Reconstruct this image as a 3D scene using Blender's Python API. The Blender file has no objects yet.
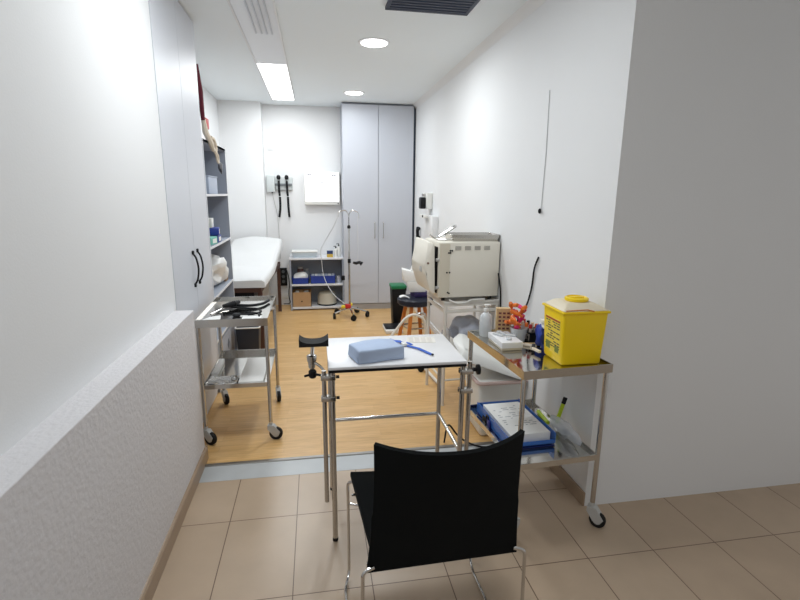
import bpy, bmesh, math, random
from math import sin, cos, pi, radians, atan, tan
from mathutils import Vector, Matrix
random.seed(7)
S = bpy.context.scene
COL = S.collection

# ---------------------------------------------------------------- camera, light, exposure
cam_d = bpy.data.cameras.new('camera'); cam = bpy.data.objects.new('camera', cam_d); COL.objects.link(cam)
S.camera = cam
cam_d.sensor_fit = 'HORIZONTAL'; cam_d.sensor_width = 36.0; cam_d.lens = 36.0 * 483.71 / 800.0
cam_d.clip_start = 0.02; cam_d.clip_end = 60
P_, Y_, R_ = .215142, .173073, .010597
fw = Vector((sin(Y_)*cos(P_), cos(Y_)*cos(P_), -sin(P_)))
ri = Vector((cos(Y_), -sin(Y_), 0)); up = ri.cross(fw)
r1 = cos(R_)*ri + sin(R_)*up; u1 = -sin(R_)*ri + cos(R_)*up
cam.matrix_world = Matrix(((r1.x, u1.x, -fw.x, 0), (r1.y, u1.y, -fw.y, 0), (r1.z, u1.z, -fw.z, 1.55), (0, 0, 0, 1)))

vs = S.view_settings
vs.view_transform = 'Standard'; vs.look = 'None'; vs.gamma = 1.0; vs.use_curve_mapping = False
vs.exposure = 0.07
W = bpy.data.worlds.new('world'); S.world = W; W.use_nodes = True
W.node_tree.nodes['Background'].inputs[0].default_value = (1, .985, .97, 1)
W.node_tree.nodes['Background'].inputs[1].default_value = 0.36

def area(name, loc, sx, sy, power, color=(1, 1, 1), rot=(0, 0, 0), spread=180):
    l = bpy.data.lights.new(name, 'AREA'); l.shape = 'RECTANGLE'; l.size = sx; l.size_y = sy
    l.energy = power; l.color = color; l.spread = radians(spread)
    o = bpy.data.objects.new(name, l); o.location = loc; o.rotation_euler = rot; COL.objects.link(o); return o
LAMPC = (.935, .978, 1.0)
area('linear_lamp_light', (-.345, 5.63, 2.655), .24, 1.7, 15, LAMPC)
area('near_downlight_light', (.475, 3.98, 2.655), .2, .2, 15, LAMPC)
area('far_downlight_light', (.472, 5.88, 2.655), .2, .2, 6, LAMPC)
# added unseen fill lights on the camera side, to brighten the tiles
area('added_entrance_fill', (-.1, 2.35, 2.66), .5, .5, 16, LAMPC)
area('added_corridor_fill', (.3, .2, 2.66), .6, .6, 9, LAMPC)

# ---------------------------------------------------------------- materials
def lin(c):
    return tuple(((x/255)/12.92 if x/255 <= .04045 else ((x/255+.055)/1.055)**2.4) for x in c)
MC = {}
def mat(name, c, rough=.5, metal=0., noise=0., nscale=8., bump=0., bscale=60., alpha=1., emis=0., trans=0., coat=0., stretch=None):
    if name in MC: return MC[name]
    m = bpy.data.materials.new(name); m.use_nodes = True
    nt = m.node_tree; b = nt.nodes['Principled BSDF']
    L = lin(c)
    b.inputs['Base Color'].default_value = (*L, 1); b.inputs['Roughness'].default_value = rough
    b.inputs['Metallic'].default_value = metal; b.inputs['Alpha'].default_value = alpha
    b.inputs['Transmission Weight'].default_value = trans
    b.inputs['Coat Weight'].default_value = coat
    if emis:
        b.inputs['Emission Color'].default_value = (*L, 1); b.inputs['Emission Strength'].default_value = emis
    tc = nt.nodes.new('ShaderNodeTexCoord'); src = tc.outputs['Object']
    if stretch:
        mp = nt.nodes.new('ShaderNodeMapping'); mp.inputs['Scale'].default_value = stretch
        nt.links.new(src, mp.inputs[0]); src = mp.outputs[0]
    n = nt.nodes.new('ShaderNodeTexNoise'); n.inputs['Scale'].default_value = nscale; n.inputs['Detail'].default_value = 4
    nt.links.new(src, n.inputs['Vector'])
    rmp = nt.nodes.new('ShaderNodeMixRGB'); rmp.blend_type = 'MIX'
    k = noise if noise else .02
    rmp.inputs[1].default_value = (*[x*(1-k) for x in L], 1); rmp.inputs[2].default_value = (*[min(1, x*(1+k)) for x in L], 1)
    nt.links.new(n.outputs['Fac'], rmp.inputs[0]); nt.links.new(rmp.outputs[0], b.inputs['Base Color'])
    if bump:
        n2 = nt.nodes.new('ShaderNodeTexNoise'); n2.inputs['Scale'].default_value = bscale; n2.inputs['Detail'].default_value = 3
        nt.links.new(src, n2.inputs['Vector'])
        bp = nt.nodes.new('ShaderNodeBump'); bp.inputs['Strength'].default_value = bump; bp.inputs['Distance'].default_value = .004
        nt.links.new(n2.outputs['Fac'], bp.inputs['Height']); nt.links.new(bp.outputs[0], b.inputs['Normal'])
    if name.startswith('black'): b.inputs['Specular IOR Level'].default_value = .25
    MC[name] = m; return m

def tile_mat():
    m = bpy.data.materials.new('beige_floor_tiles'); m.use_nodes = True; nt = m.node_tree; b = nt.nodes['Principled BSDF']
    tc = nt.nodes.new('ShaderNodeTexCoord'); mp = nt.nodes.new('ShaderNodeMapping')
    mp.inputs['Location'].default_value = (.443, -1.66, 0)
    nt.links.new(tc.outputs['Object'], mp.inputs[0])
    br = nt.nodes.new('ShaderNodeTexBrick'); br.offset = 0; br.squash = 1
    br.inputs['Scale'].default_value = 1; br.inputs['Brick Width'].default_value = .3165; br.inputs['Row Height'].default_value = .497
    br.inputs['Mortar Size'].default_value = .0022; br.inputs['Mortar Smooth'].default_value = .1
    br.inputs['Color1'].default_value = (*lin((198, 176, 152)), 1); br.inputs['Color2'].default_value = (*lin((192, 169, 145)), 1)
    br.inputs['Mortar'].default_value = (*lin((120, 98, 80)), 1)
    nt.links.new(mp.outputs[0], br.inputs['Vector'])
    n = nt.nodes.new('ShaderNodeTexNoise'); n.inputs['Scale'].default_value = 5; n.inputs['Detail'].default_value = 6
    nt.links.new(tc.outputs['Object'], n.inputs['Vector'])
    mx = nt.nodes.new('ShaderNodeMixRGB'); mx.blend_type = 'MULTIPLY'; mx.inputs[0].default_value = .25
    nt.links.new(br.outputs['Color'], mx.inputs[1]); nt.links.new(n.outputs['Fac'], mx.inputs[2])
    nt.links.new(mx.outputs[0], b.inputs['Base Color']); b.inputs['Roughness'].default_value = .32
    bp = nt.nodes.new('ShaderNodeBump'); bp.invert = True; bp.inputs['Strength'].default_value = .5; bp.inputs['Distance'].default_value = .002
    nt.links.new(br.outputs['Fac'], bp.inputs['Height']); nt.links.new(bp.outputs[0], b.inputs['Normal'])
    return m
def wood_mat():
    m = bpy.data.materials.new('light_oak_laminate'); m.use_nodes = True; nt = m.node_tree; b = nt.nodes['Principled BSDF']
    tc = nt.nodes.new('ShaderNodeTexCoord')
    br = nt.nodes.new('ShaderNodeTexBrick'); br.offset = .37
    br.inputs['Scale'].default_value = 1; br.inputs['Brick Width'].default_value = .62; br.inputs['Row Height'].default_value = .066
    br.inputs['Mortar Size'].default_value = .0006; br.inputs['Mortar Smooth'].default_value = .4
    br.inputs['Color1'].default_value = (*lin((228, 188, 130)), 1); br.inputs['Color2'].default_value = (*lin((217, 174, 114)), 1)
    br.inputs['Mortar'].default_value = (*lin((184, 140, 88)), 1)
    nt.links.new(tc.outputs['Object'], br.inputs['Vector'])
    mp = nt.nodes.new('ShaderNodeMapping'); mp.inputs['Scale'].default_value = (2.2, 26, 1)
    nt.links.new(tc.outputs['Object'], mp.inputs[0])
    n = nt.nodes.new('ShaderNodeTexNoise'); n.inputs['Scale'].default_value = 2.4; n.inputs['Detail'].default_value = 7; n.inputs['Distortion'].default_value = .6
    nt.links.new(mp.outputs[0], n.inputs['Vector'])
    cr = nt.nodes.new('ShaderNodeValToRGB'); cr.color_ramp.elements[0].position = .3; cr.color_ramp.elements[0].color = (.76, .71, .65, 1)
    cr.color_ramp.elements[1].position = .65; cr.color_ramp.elements[1].color = (1, 1, 1, 1)
    nt.links.new(n.outputs['Fac'], cr.inputs[0])
    mx = nt.nodes.new('ShaderNodeMixRGB'); mx.blend_type = 'MULTIPLY'; mx.inputs[0].default_value = .8
    nt.links.new(br.outputs['Color'], mx.inputs[1]); nt.links.new(cr.outputs[0], mx.inputs[2])
    nt.links.new(mx.outputs[0], b.inputs['Base Color']); b.inputs['Roughness'].default_value = .3
    return m

M_wall = mat('white_wall_paint', (231, 232, 233), .7, noise=.015, nscale=2, bump=.12, bscale=120)
M_gotele = mat('stippled_white_wall_paint', (214, 212, 214), .75, noise=.02, nscale=4, bump=.7, bscale=55)
M_ceil = mat('ceiling_paint', (236, 243, 247), .8, noise=.01, nscale=2)
M_tile = tile_mat(); M_wood = wood_mat()
M_skirt = mat('brown_skirting_tile', (158, 136, 114), .35, noise=.08, nscale=12)
M_sill = mat('grey_marble_sill', (186, 190, 192), .3, noise=.06, nscale=14)
M_alu = mat('aluminium_strip', (150, 148, 144), .45, 1, noise=.06, nscale=40)
M_chrome = mat('chrome', (214, 213, 211), .14, 1)
M_steel = mat('brushed_steel', (196, 193, 188), .26, 1, noise=.05, nscale=30)
M_steelmir = mat('polished_steel_sheet', (205, 203, 198), .1, 1)
M_closet = mat('grey_lacquered_door', (201, 205, 214), .38, noise=.01, nscale=3)
M_closet_l = mat('pale_grey_cupboard_laminate', (209, 212, 219), .42, noise=.01, nscale=3)
M_carc = mat('grey_carcass_board', (166, 170, 180), .5)
M_shelfg = mat('grey_shelf_board', (160, 167, 180), .5)
M_edge = mat('white_shelf_edge', (226, 228, 232), .5)
M_gap_shade = mat('painted_gap_shade', (70, 80, 96), .7)
M_black = mat('black_plastic', (20, 21, 24), .45)
M_blackfab = mat('black_mesh_fabric', (6, 9, 10), 1.0, noise=.2, nscale=300, bump=.3, bscale=500)
M_rubber = mat('black_rubber', (26, 26, 27), .6)
M_greyrub = mat('grey_wheel_plastic', (186, 186, 184), .5)
M_white = mat('white_plastic', (232, 232, 228), .4)
M_cream = mat('cream_enamel', (232, 227, 214), .38)
M_creamd = mat('warm_cream_plastic', (216, 208, 190), .45)
M_whitemet = mat('white_enamelled_tube', (226, 222, 214), .35)
M_lam = mat('white_laminate', (238, 238, 240), .3)
M_paper = mat('white_paper', (238, 238, 236), .8)
M_sheet = mat('white_bed_paper', (216, 217, 217), .85, bump=.6, bscale=12)
M_vinyl = mat('pale_vinyl', (216, 214, 208), .5)
M_brownleg = mat('dark_brown_bed_leg', (84, 56, 46), .5)
M_yellow = mat('yellow_plastic', (248, 212, 0), .38)
M_yellid = mat('pale_yellow_translucent_lid', (224, 212, 186), .4)
M_yellabel = mat('yellow_printed_label', (238, 212, 70), .5)
M_red = mat('red_plastic', (196, 38, 42), .45)
M_blueT = mat('translucent_blue_plastic', (66, 122, 206), .2, alpha=.72)
M_blue = mat('blue_basket_plastic', (34, 60, 150), .45)
M_strap = mat('blue_strap', (30, 92, 196), .6)
M_bwrap = mat('pale_blue_crepe_wrap', (180, 196, 222), .85, noise=.05, nscale=20, bump=.5, bscale=26)
M_orange = mat('varnished_orange_wood', (206, 124, 52), .4, noise=.12, nscale=12, stretch=(1, 1, .2))
M_card = mat('brown_cardboard', (186, 150, 110), .8, noise=.06, nscale=12)
M_green = mat('green_bag_plastic', (18, 116, 72), .4)
M_navy = mat('dark_purple_plastic', (44, 34, 84), .5)
M_bag = mat('translucent_bag_plastic', (216, 219, 224), .25, alpha=.55)
M_greybag = mat('grey_bundle_plastic', (184, 190, 204), .4, noise=.2, alpha=.85, nscale=14, bump=.6, bscale=24)
M_pinkbag = mat('pinkish_bin_liner', (222, 196, 190), .4, alpha=.8)
M_maroon = mat('maroon_fabric', (96, 22, 40), .8)
M_canvas = mat('cream_canvas', (226, 214, 196), .85, noise=.06, nscale=30)
M_neon = mat('neon_yellow_plastic', (196, 222, 30), .4)
M_ltgreen = mat('teal_label', (120, 190, 176), .6)
M_ink = mat('dark_print', (60, 62, 66), .8)
M_orangep = mat('orange_wrapper', (232, 120, 40), .5, noise=.2, nscale=40)
M_pinkp = mat('pink_wrapper', (226, 50, 120), .5)
M_tan = mat('tan_printed_card', (206, 176, 130), .7, noise=.25, nscale=60)
M_clear = mat('clear_bottle_plastic', (228, 233, 236), .15, alpha=.72)
M_foil = mat('crumpled_foil', (208, 208, 206), .22, 1, bump=1., bscale=40)
M_vent = mat('dark_grey_grille', (62, 70, 88), .6)
M_tube = mat('clear_tubing', (214, 216, 218), .3)
M_lampbody = mat('white_lamp_body', (226, 228, 230), .5)
M_lit = mat('lit_diffuser', (255, 255, 255), .5, emis=5.)
M_box_lit = mat('lit_viewer_screen', (255, 255, 255), .5, emis=1.3)
M_off = mat('unlit_diffuser', (220, 224, 230), .35)
M_offstr = mat('grey_tube_seen_through_diffuser', (198, 202, 210), .5, noise=.05, nscale=30, stretch=(8, 1, 1))

# ---------------------------------------------------------------- mesh helpers
class B:
    def __init__(s): s.bm = bmesh.new()
    def mark(s): s.old = set(s.bm.faces); return s
    def box(s, x0, x1, y0, y1, z0, z1, bev=0, seg=2, M=None):
        r = bmesh.ops.create_cube(s.bm, size=1); v = r['verts']
        T = Matrix.Translation(((x0+x1)/2, (y0+y1)/2, (z0+z1)/2)) @ Matrix.Diagonal((abs(x1-x0), abs(y1-y0), abs(z1-z0), 1))
        bmesh.ops.transform(s.bm, matrix=T, verts=v)
        if bev:
            e = list({e for w in v for e in w.link_edges})
            g = bmesh.ops.bevel(s.bm, geom=e, offset=bev, segments=seg, affect='EDGES', profile=.5); v = list({w for w in g['verts']} | {w for w in v if w.is_valid})
        if M is not None: bmesh.ops.transform(s.bm, matrix=M, verts=v)
        return s
    def hull(s, pts, bev=0, seg=2):
        vs_ = [s.bm.verts.new(p) for p in pts]
        r = bmesh.ops.convex_hull(s.bm, input=vs_)
        fs = [f for f in r['geom'] if isinstance(f, bmesh.types.BMFace)]
        bmesh.ops.dissolve_limit(s.bm, angle_limit=.02, verts=vs_, edges=list({e for f in fs for e in f.edges}))
        if bev:
            vs_ = [v for v in vs_ if v.is_valid]
            e = list({e for w in vs_ for e in w.link_edges})
            bmesh.ops.bevel(s.bm, geom=e, offset=bev, segments=seg, affect='EDGES', profile=.5)
        return s
    def prism(s, poly, axis, a, b, bev=0):
        def P(u, v, t): return {'x': (t, u, v), 'y': (u, t, v), 'z': (u, v, t)}[axis]
        A = [s.bm.verts.new(P(u, v, a)) for u, v in poly]; C = [s.bm.verts.new(P(u, v, b)) for u, v in poly]
        n = len(poly); s.bm.faces.new(A[::-1]); s.bm.faces.new(C)
        for i in range(n): s.bm.faces.new((A[i], A[(i+1) % n], C[(i+1) % n], C[i]))
        if bev:
            e = list({e for w in A+C for e in w.link_edges}); bmesh.ops.bevel(s.bm, geom=e, offset=bev, segments=2, affect='EDGES', profile=.5)
        return s
    def tube(s, pts, r, fil=0, n=10, closed=False, rad=None):
        pts = [Vector(p) for p in pts]
        if fil:
            out = [] if closed else [pts[0]]
            rng = range(len(pts)) if closed else range(1, len(pts)-1)
            for i in rng:
                p = pts[i]; a = pts[i-1]-p; b = pts[(i+1) % len(pts)]-p
                d = min(fil, a.length*.49, b.length*.49)
                A = p+a.normalized()*d; Cc = p+b.normalized()*d
                for k in range(6):
                    t = k/5; out.append(A*(1-t)**2+p*2*t*(1-t)+Cc*t*t)
            if not closed: out.append(pts[-1])
            pts = out
        N = len(pts); rings = []; up_ = None
        for i, p in enumerate(pts):
            if closed: t = pts[(i+1) % N]-pts[i-1]
            else: t = pts[min(i+1, N-1)]-pts[max(i-1, 0)]
            if t.length < 1e-9: t = Vector((0, 0, 1))
            t.normalize()
            if up_ is None: up_ = t.orthogonal().normalized()
            up_ = (up_-t*up_.dot(t))
            if up_.length < 1e-6: up_ = t.orthogonal()
            up_.normalize(); w = t.cross(up_)
            rr = rad[i] if rad else r
            rings.append([s.bm.verts.new(p+(up_*cos(2*pi*k/n)+w*sin(2*pi*k/n))*rr) for k in range(n)])
        for i in range(N if closed else N-1):
            a, b = rings[i], rings[(i+1) % N]
            for k in range(n): s.bm.faces.new((a[k], a[(k+1) % n], b[(k+1) % n], b[k]))
        if not closed: s.bm.faces.new(rings[0][::-1]); s.bm.faces.new(rings[-1])
        return s
    def lathe(s, prof, c=(0, 0, 0), n=24, M=None, sx=1, sy=1):
        rings = []
        for r, z in prof:
            rings.append([s.bm.verts.new((cos(2*pi*k/n)*r*sx, sin(2*pi*k/n)*r*sy, z)) for k in range(n)])
        for a, b in zip(rings, rings[1:]):
            for k in range(n): s.bm.faces.new((a[k], a[(k+1) % n], b[(k+1) % n], b[k]))
        s.bm.faces.new(rings[0][::-1]); s.bm.faces.new(rings[-1])
        T = Matrix.Translation(c) @ (M if M is not None else Matrix.Identity(4))
        bmesh.ops.transform(s.bm, matrix=T, verts=[v for r in rings for v in r]); return s
    def grid(s, fn, nu, nv, thick=0):
        g = [[s.bm.verts.new(fn(i/nu, j/nv)) for j in range(nv+1)] for i in range(nu+1)]
        for i in range(nu):
            for j in range(nv): s.bm.faces.new((g[i][j], g[i+1][j], g[i+1][j+1], g[i][j+1]))
        if thick:
            s.bm.normal_update()
            bmesh.ops.solidify(s.bm, geom=s.bm.faces[:], thickness=thick)
        return s
    def blob(s, c, rx, ry, rz, amp=.2, seed=0, sub=3, fl=None):
        r = bmesh.ops.create_icosphere(s.bm, subdivisions=sub, radius=1); rnd = random.Random(seed)
        ph = [(rnd.uniform(2, 6), rnd.uniform(0, 6), Vector((rnd.uniform(-1, 1), rnd.uniform(-1, 1), rnd.uniform(-1, 1))).normalized()) for _ in range(7)]
        for v in r['verts']:
            d = 1+amp*sum(sin(f*v.co.dot(a)*1.7+p) for f, p, a in ph)/3
            q = v.co*d; q = Vector((q.x*rx, q.y*ry, q.z*rz))
            if fl is not None: q.z = max(q.z, fl)
            v.co = q+Vector(c)
        return s
    def obj(s, name, m, parent=None, smooth=True, ang=35, m2=None):
        if m2:
            for f in s.bm.faces:
                if f not in s.old: f.material_index = 1
        bmesh.ops.recalc_face_normals(s.bm, faces=s.bm.faces[:])
        me = bpy.data.meshes.new(name); s.bm.to_mesh(me); s.bm.free()
        me.materials.append(m)
        if m2: me.materials.append(m2)
        o = bpy.data.objects.new(name, me); COL.objects.link(o)
        if smooth:
            me.shade_smooth(); me.set_sharp_from_angle(angle=radians(ang))
        if parent: o.parent = parent
        return o
def RZ(a): return Matrix.Rotation(radians(a), 4, 'Z')
def RX(a): return Matrix.Rotation(radians(a), 4, 'X')
def RY(a): return Matrix.Rotation(radians(a), 4, 'Y')
def tr(x, y, z): return Matrix.Translation((x, y, z))
def thing(name, label, cat, loc=(0, 0, 0), rz=0, group=None):
    o = bpy.data.objects.new(name, None); o.empty_display_size = .05; COL.objects.link(o)
    o.location = loc; o.rotation_euler = (0, 0, radians(rz)); o['label'] = label; o['category'] = cat
    if group: o['group'] = group
    return o
def tag(o, label, cat, group=None):
    o['label'] = label; o['category'] = cat
    if group: o['group'] = group
    return o
def struct(o, label=None):
    o['kind'] = 'structure'
    if label: o['label'] = label
    return o
def lab(o, t): o['label'] = t; return o
def place(o, loc, rz=0):
    o.location = loc; o.rotation_euler = (0, 0, radians(rz)); return o

# ---------------------------------------------------------------- room shell
CZ = 2.675; XL = -.677; XR = 1.319; XC = -.775; YB = 6.88
struct(B().box(-1.165, 3.2, -1.4, 2.515, -.1, 0).obj('floor', M_tile, smooth=False), 'beige rectangular floor tiles in the foreground')
struct(B().box(-1.165, XR+.1, 2.70, 7.0, -.1, 0).obj('floor', M_wood, smooth=False), 'light oak laminate floor of the back room')
struct(B().box(XL, XR+.05, 2.515, 2.672, -.1, .001).obj('trim_1', M_sill, smooth=False), 'pale grey marble strip before the wood floor')
struct(B().prism([(2.668, 0), (2.674, .007), (2.696, .007), (2.704, 0)], 'x', XL, XR).obj('trim_2', M_alu, smooth=False), 'metal threshold strip between tiles and wood')
struct(B().box(-1.4, 3.2, -1.4, 7.0, CZ, CZ+.1).obj('ceiling', M_ceil, smooth=False), 'plain white ceiling')
struct(B().box(XC-.1, XL, -1.4, 2.76, 0, .912, bev=.004).obj('wall_left', M_gotele, smooth=False), 'low stippled white parapet wall')
struct(B().box(-1.165, XC, -1.4, 2.79, .9, CZ).obj('wall_left', M_wall, smooth=False), 'plain left wall rising above the parapet')
struct(B().box(-1.3, -1.165, -1.4, 7.0, 0, CZ).obj('wall_left', M_wall, smooth=False), 'full-height left wall behind the cupboards')
b = B(); b.box(-1.165, -.647, 6.70, 7.0, 0, CZ); b.box(-.65, XR+.1, YB, 7.0, 0, CZ)
struct(b.obj('wall_back', M_wall, smooth=False), 'white back wall with a shallow pier at left')
struct(B().prism([(XR, 2.0), (3.2, 2.0), (3.2, 2.2), (XR+.12, 2.2), (XR+.12, 7.0), (XR, 7.0)], 'z', 0, CZ).obj('wall_right', M_wall, smooth=False), 'white right wall ending in an outer corner')
# soft cove where ceiling meets right wall
struct(B().prism([(XR, CZ), (XR, CZ-.05), (XR-.012, CZ-.03), (XR-.03, CZ-.012), (XR-.05, CZ)], 'y', 2.0, 6.9).obj('trim_3', M_wall), 'narrow cove along the right ceiling edge')
struct(B().prism([(XL, 0), (XL+.013, 0), (XL+.013, .075), (XL+.006, .083), (XL, .085)], 'y', -1.4, 2.765).obj('baseboard_left', M_skirt, smooth=False))
struct(B().box(XL-.02, XL+.0125, 2.76, 2.772, 0, .085).obj('baseboard_left', M_skirt, smooth=False))
b = B(); b.box(XR-.013, XR, 2.0, 2.66, 0, .075, bev=.002)
struct(b.obj('baseboard_right', M_skirt, smooth=False))
struct(B().box(XR-.012, XR, 2.71, 6.5, 0, .07).obj('baseboard_right', M_wall, smooth=False))
struct(B().box(-.45, .37, YB-.012, YB, 0, .07).obj('baseboard_back', M_wall, smooth=False))

# ---------------------------------------------------------------- ceiling fittings
t = thing('linear_ceiling_lamp', 'long recessed ceiling lamp at left, far half brightly lit', 'lamp', (-.345, 4.2, CZ))
b = B()
for sx in (-1, 1): b.box(sx*.133-.006, sx*.133+.006, -1.9, 2.3, -.012, .0)
b.box(-.139, .139, 2.28, 2.3, -.012, 0); b.obj('frame', M_lampbody, t)
lab(B().box(-.126, .126, .58, 2.27, -.007, -.001).obj('diffuser', M_lit, t), 'lit white diffuser')
lab(B().box(-.126, .126, -1.88, .575, -.007, -.001).obj('diffuser', M_off, t), 'unlit pale diffuser')
b = B()
for k in range(4): b.tube([(-.035+k*.037, -1.8, -.011), (-.035+k*.037, -.3, -.011)], .007, n=8)
lab(b.obj('fluorescent_tubes', M_offstr, t), 'grey ribbed tubes at the unlit near end')
for (x, y, l) in ((.475, 3.98, 'round recessed downlight nearer the dark ceiling vent'), (.472, 5.88, 'round recessed downlight in front of the tall grey wardrobe')):
    t = thing('ceiling_downlight', l, 'lamp', (x, y, CZ), group='round ceiling downlights')
    B().lathe([(.1, -.007), (.118, -.005), (.12, 0), (.1, 0)], n=40).obj('trim_ring', M_lampbody, t)
    B().lathe([(.1, -.010), (.1, -.001)], n=40).obj('diffuser', M_lit, t)
t = thing('ceiling_vent', 'dark grey square air grille in the ceiling above the table', 'vent', (.72, 3.0, CZ))
B().box(-.25, .25, -.25, .25, -.008, 0).obj('backing', M_vent, t, smooth=False)
b = B()
b.box(-.26, .26, .24, .262, -.016, 0); b.box(-.26, .26, -.262, -.24, -.016, 0); b.box(.24, .262, -.262, .262, -.016, 0); b.box(-.262, -.24, -.262, .262, -.016, 0)
b.obj('frame', M_vent, t, smooth=False)
b = B()
for k in range(12): b.box(-.24, .24, -.22+k*.04, -.20+k*.04, -.014, -.008)
b.obj('louvres', M_vent, t, smooth=False)

# ---------------------------------------------------------------- left cupboards (plane x = XC)
def bow_handle(b, p, length, out, r=.006):
    x, y, z = p
    b.tube([(x, y, z-length/2), (x+out*.6, y, z-length*.36), (x+out, y, z), (x+out*.6, y, z+length*.36), (x, y, z+length/2)], r, fil=.05, n=8)
    b.box(x-.002, x+.012, y-.01, y+.01, z-length/2-.012, z-length/2+.012, bev=.003); b.box(x-.002, x+.012, y-.01, y+.01, z+length/2-.012, z+length/2+.012, bev=.003)
CL = [('tall pale grey two-door cupboard behind the low wall, with black bow handles', 2.80, 3.77)]
for l, y0, y1 in CL:
    z0 = 0 if y0 > 2.7 else .915
    t = thing('tall_cupboard', l, 'cupboard', (XC, y0, z0)); H = CZ-.005-z0; D = y1-y0
    B().box(-.365, -.021, .001, D-.001, 0, H).obj('carcass', M_closet_l, t, smooth=False)
    zb = .06 if z0 == 0 else .0
    seam = 3.30-y0 if y0 > 2.7 else D/2
    for a, c in ((0.003, seam-.0015), (seam+.0015, D-.003)):
        d = B().box(-.02, 0, a, c, zb+.003, H-.004, bev=.0015).obj('door', M_closet_l, t, smooth=False)
        hy = c-.06 if a < .1 else a+.06
        h = B(); bow_handle(h, (0, hy, 1.07-z0), .21, .035); h.obj('handle', M_black, d)
    if zb: B().box(-.06, -.03, 0, D, 0, .058).obj('plinth', M_carc, t, smooth=False)

# ---------------------------------------------------------------- open bookshelf
t = thing('open_bookshelf', 'narrow grey open bookshelf between cupboard and examination bed', 'shelf', (XC, 3.78, 0))
W_ = .92
for q in (0, W_-.018): B().box(-.36, -.002, q, q+.018, 0, 1.925).obj('side_panel', M_shelfg, t, smooth=False)
b = B(); b.box(-.002, .0, 0, .018, 0, 1.925); b.box(-.002, .0, W_-.018, W_, 0, 1.925); b.box(-.002, .0, .018, W_-.018, 1.907, 1.925); b.obj('edge_band', M_edge, t, smooth=False)
B().box(-.365, -.36, 0, W_, 0, 1.925).obj('back_panel', M_shelfg, t, smooth=False)
SZ = (.05, .40, .74, 1.13, 1.52, 1.907)
for z in SZ:
    s_ = B().box(-.36, -.003, .018, W_-.018, z, z+.018).obj('shelf', M_shelfg, t, smooth=False)
    lab(B().box(-.003, .0, .018, W_-.018, z, z+.018).obj('shelf_edge', M_edge, s_, smooth=False), 'white shelf edge')
# things on the bookshelf
sx = XC
t = thing('file_box', 'translucent grey box on the upper bookshelf level', 'box', (sx-.14, 4.22, 1.538))
B().box(-.11, .11, -.17, .17, 0, .13, bev=.006).obj('body', mat('grey_translucent_box', (176, 186, 204), .4), t)
B().box(-.113, .113, -.173, .173, .13, .14, bev=.003).obj('lid', mat('grey_translucent_box', (176, 186, 204), .4), t)
for (x, y, r, h, m1, m2, l) in ((-.17, 4.05, .028, .20, M_orangep, M_white, 'slim orange bottle on the middle bookshelf level'), (-.17, 4.16, .026, .27, M_white, M_white, 'tall white spray bottle on the middle bookshelf level')):
    t = thing('bottle', l, 'bottle', (sx+x, y, 1.148))
    B().lathe([(r, 0), (r, h*.7), (r*.45, h*.8), (r*.4, h*.84)]).obj('body', m1, t)
    B().lathe([(r*.5, h*.84), (r*.5, h)]).obj('cap', m2, t)
for i, (y, z, c, l) in enumerate(((4.02, 0, M_ltgreen, 'teal labelled packet lying at the left of the bookshelf pile'), (4.2, 0, M_blue, 'dark blue packet at the bottom of the bookshelf pile'), (4.17, .062, M_blue, 'dark blue packet on top of the bookshelf pile'))):
    t = thing('medical_packet', l, 'packet', (sx-.07 + i*.005, y+.0, 1.148+z), 8*(i-1))
    dx = .0 if i else .0
    B().box(-.06, .06, -.075, .075, 0, .06, bev=.008).obj('wrapper', c, t)
    B().box(.0605, .0615, -.04, .045, .012, .046).obj('label_patch', M_paper, t, smooth=False)
tag(place(B().box(-.05, .05, -.04, .04, 0, .075, bev=.004).obj('small_carton', M_white), (sx-.09, 4.14, 1.2725)), 'small white carton topping the blue bookshelf packets', 'box')
tag(B().blob((sx-.15, 4.33, .878), .14, .27, .145, .28, 3, 3, -.118).obj('plastic_bag', mat('white_bag_plastic', (228, 228, 226), .4, noise=.06, nscale=20, bump=.8, bscale=22)), 'crumpled white plastic bag on the lower bookshelf level', 'bag')
tag(place(B().box(-.012, .012, -.06, .06, 0, .03, bev=.004).obj('brown_tool', mat('brown_wooden_handle', (150, 118, 84), .6)), (sx-.05, 4.60, .758)), 'small brown object beside the plastic bag on the bookshelf', 'tool')
t = thing('storage_crate', 'grey low crate at the bottom of the bookshelf', 'box', (sx-.17, 4.3, .068))
B().box(-.15, .15, -.38, .38, 0, .28, bev=.006).obj('body', M_carc, t)
B().prism([(0, -.05), (.05, 0), (0, .05), (-.05, 0)], 'x', .1505, .153).obj('diamond_mark', mat('diamond_mark_grey', (96, 100, 110), .6), t, smooth=False).location = (0, .05, .16)
# maroon roll with cream strap, on top of the shelf
t = thing('maroon_rolled_bag', 'tall maroon rolled fabric hanging with cream straps above the bookshelf', 'bag', (sx-.02, 3.93, 1.925))
B().tube([(.005, .0, .14), (.004, -.03, .33), (.002, -.085, .50)], .03, n=12, rad=[.014, .02, .014]).obj('roll', M_maroon, t)
B().box(.0, .02, .03, .13, .09, .165, bev=.006).obj('red_tag', M_red, t)
b = B()
b.tube([(.005, .01, .15), (.012, .02, .06), (.034, .07, -.01), (.034, .15, -.06)], .03, n=8, rad=[.016, .022, .024, .014])
b.obj('canvas_flap', M_canvas, t)
b = B(); b.tube([(.036, .08, .03), (.036, .2, .03), (.036, .26, -.03), (.036, .24, -.08), (.036, .18, -.05), (.036, .11, -.03)], .012, fil=.05, n=8)
b.tube([(.036, .23, -.07), (.036, .27, -.13), (.036, .33, -.15), (.036, .33, -.09), (.036, .27, -.07)], .008, fil=.04, n=8); b.obj('strap', M_canvas, t)
tag(B().blob((sx+.018, 4.32, 1.745), .014, .045, .045, .3, 4, 2).obj('buckle', mat('dark_grey_buckle', (84, 84, 88), .5)), 'dark grey buckle dangling from the cream strap', 'buckle')

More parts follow.
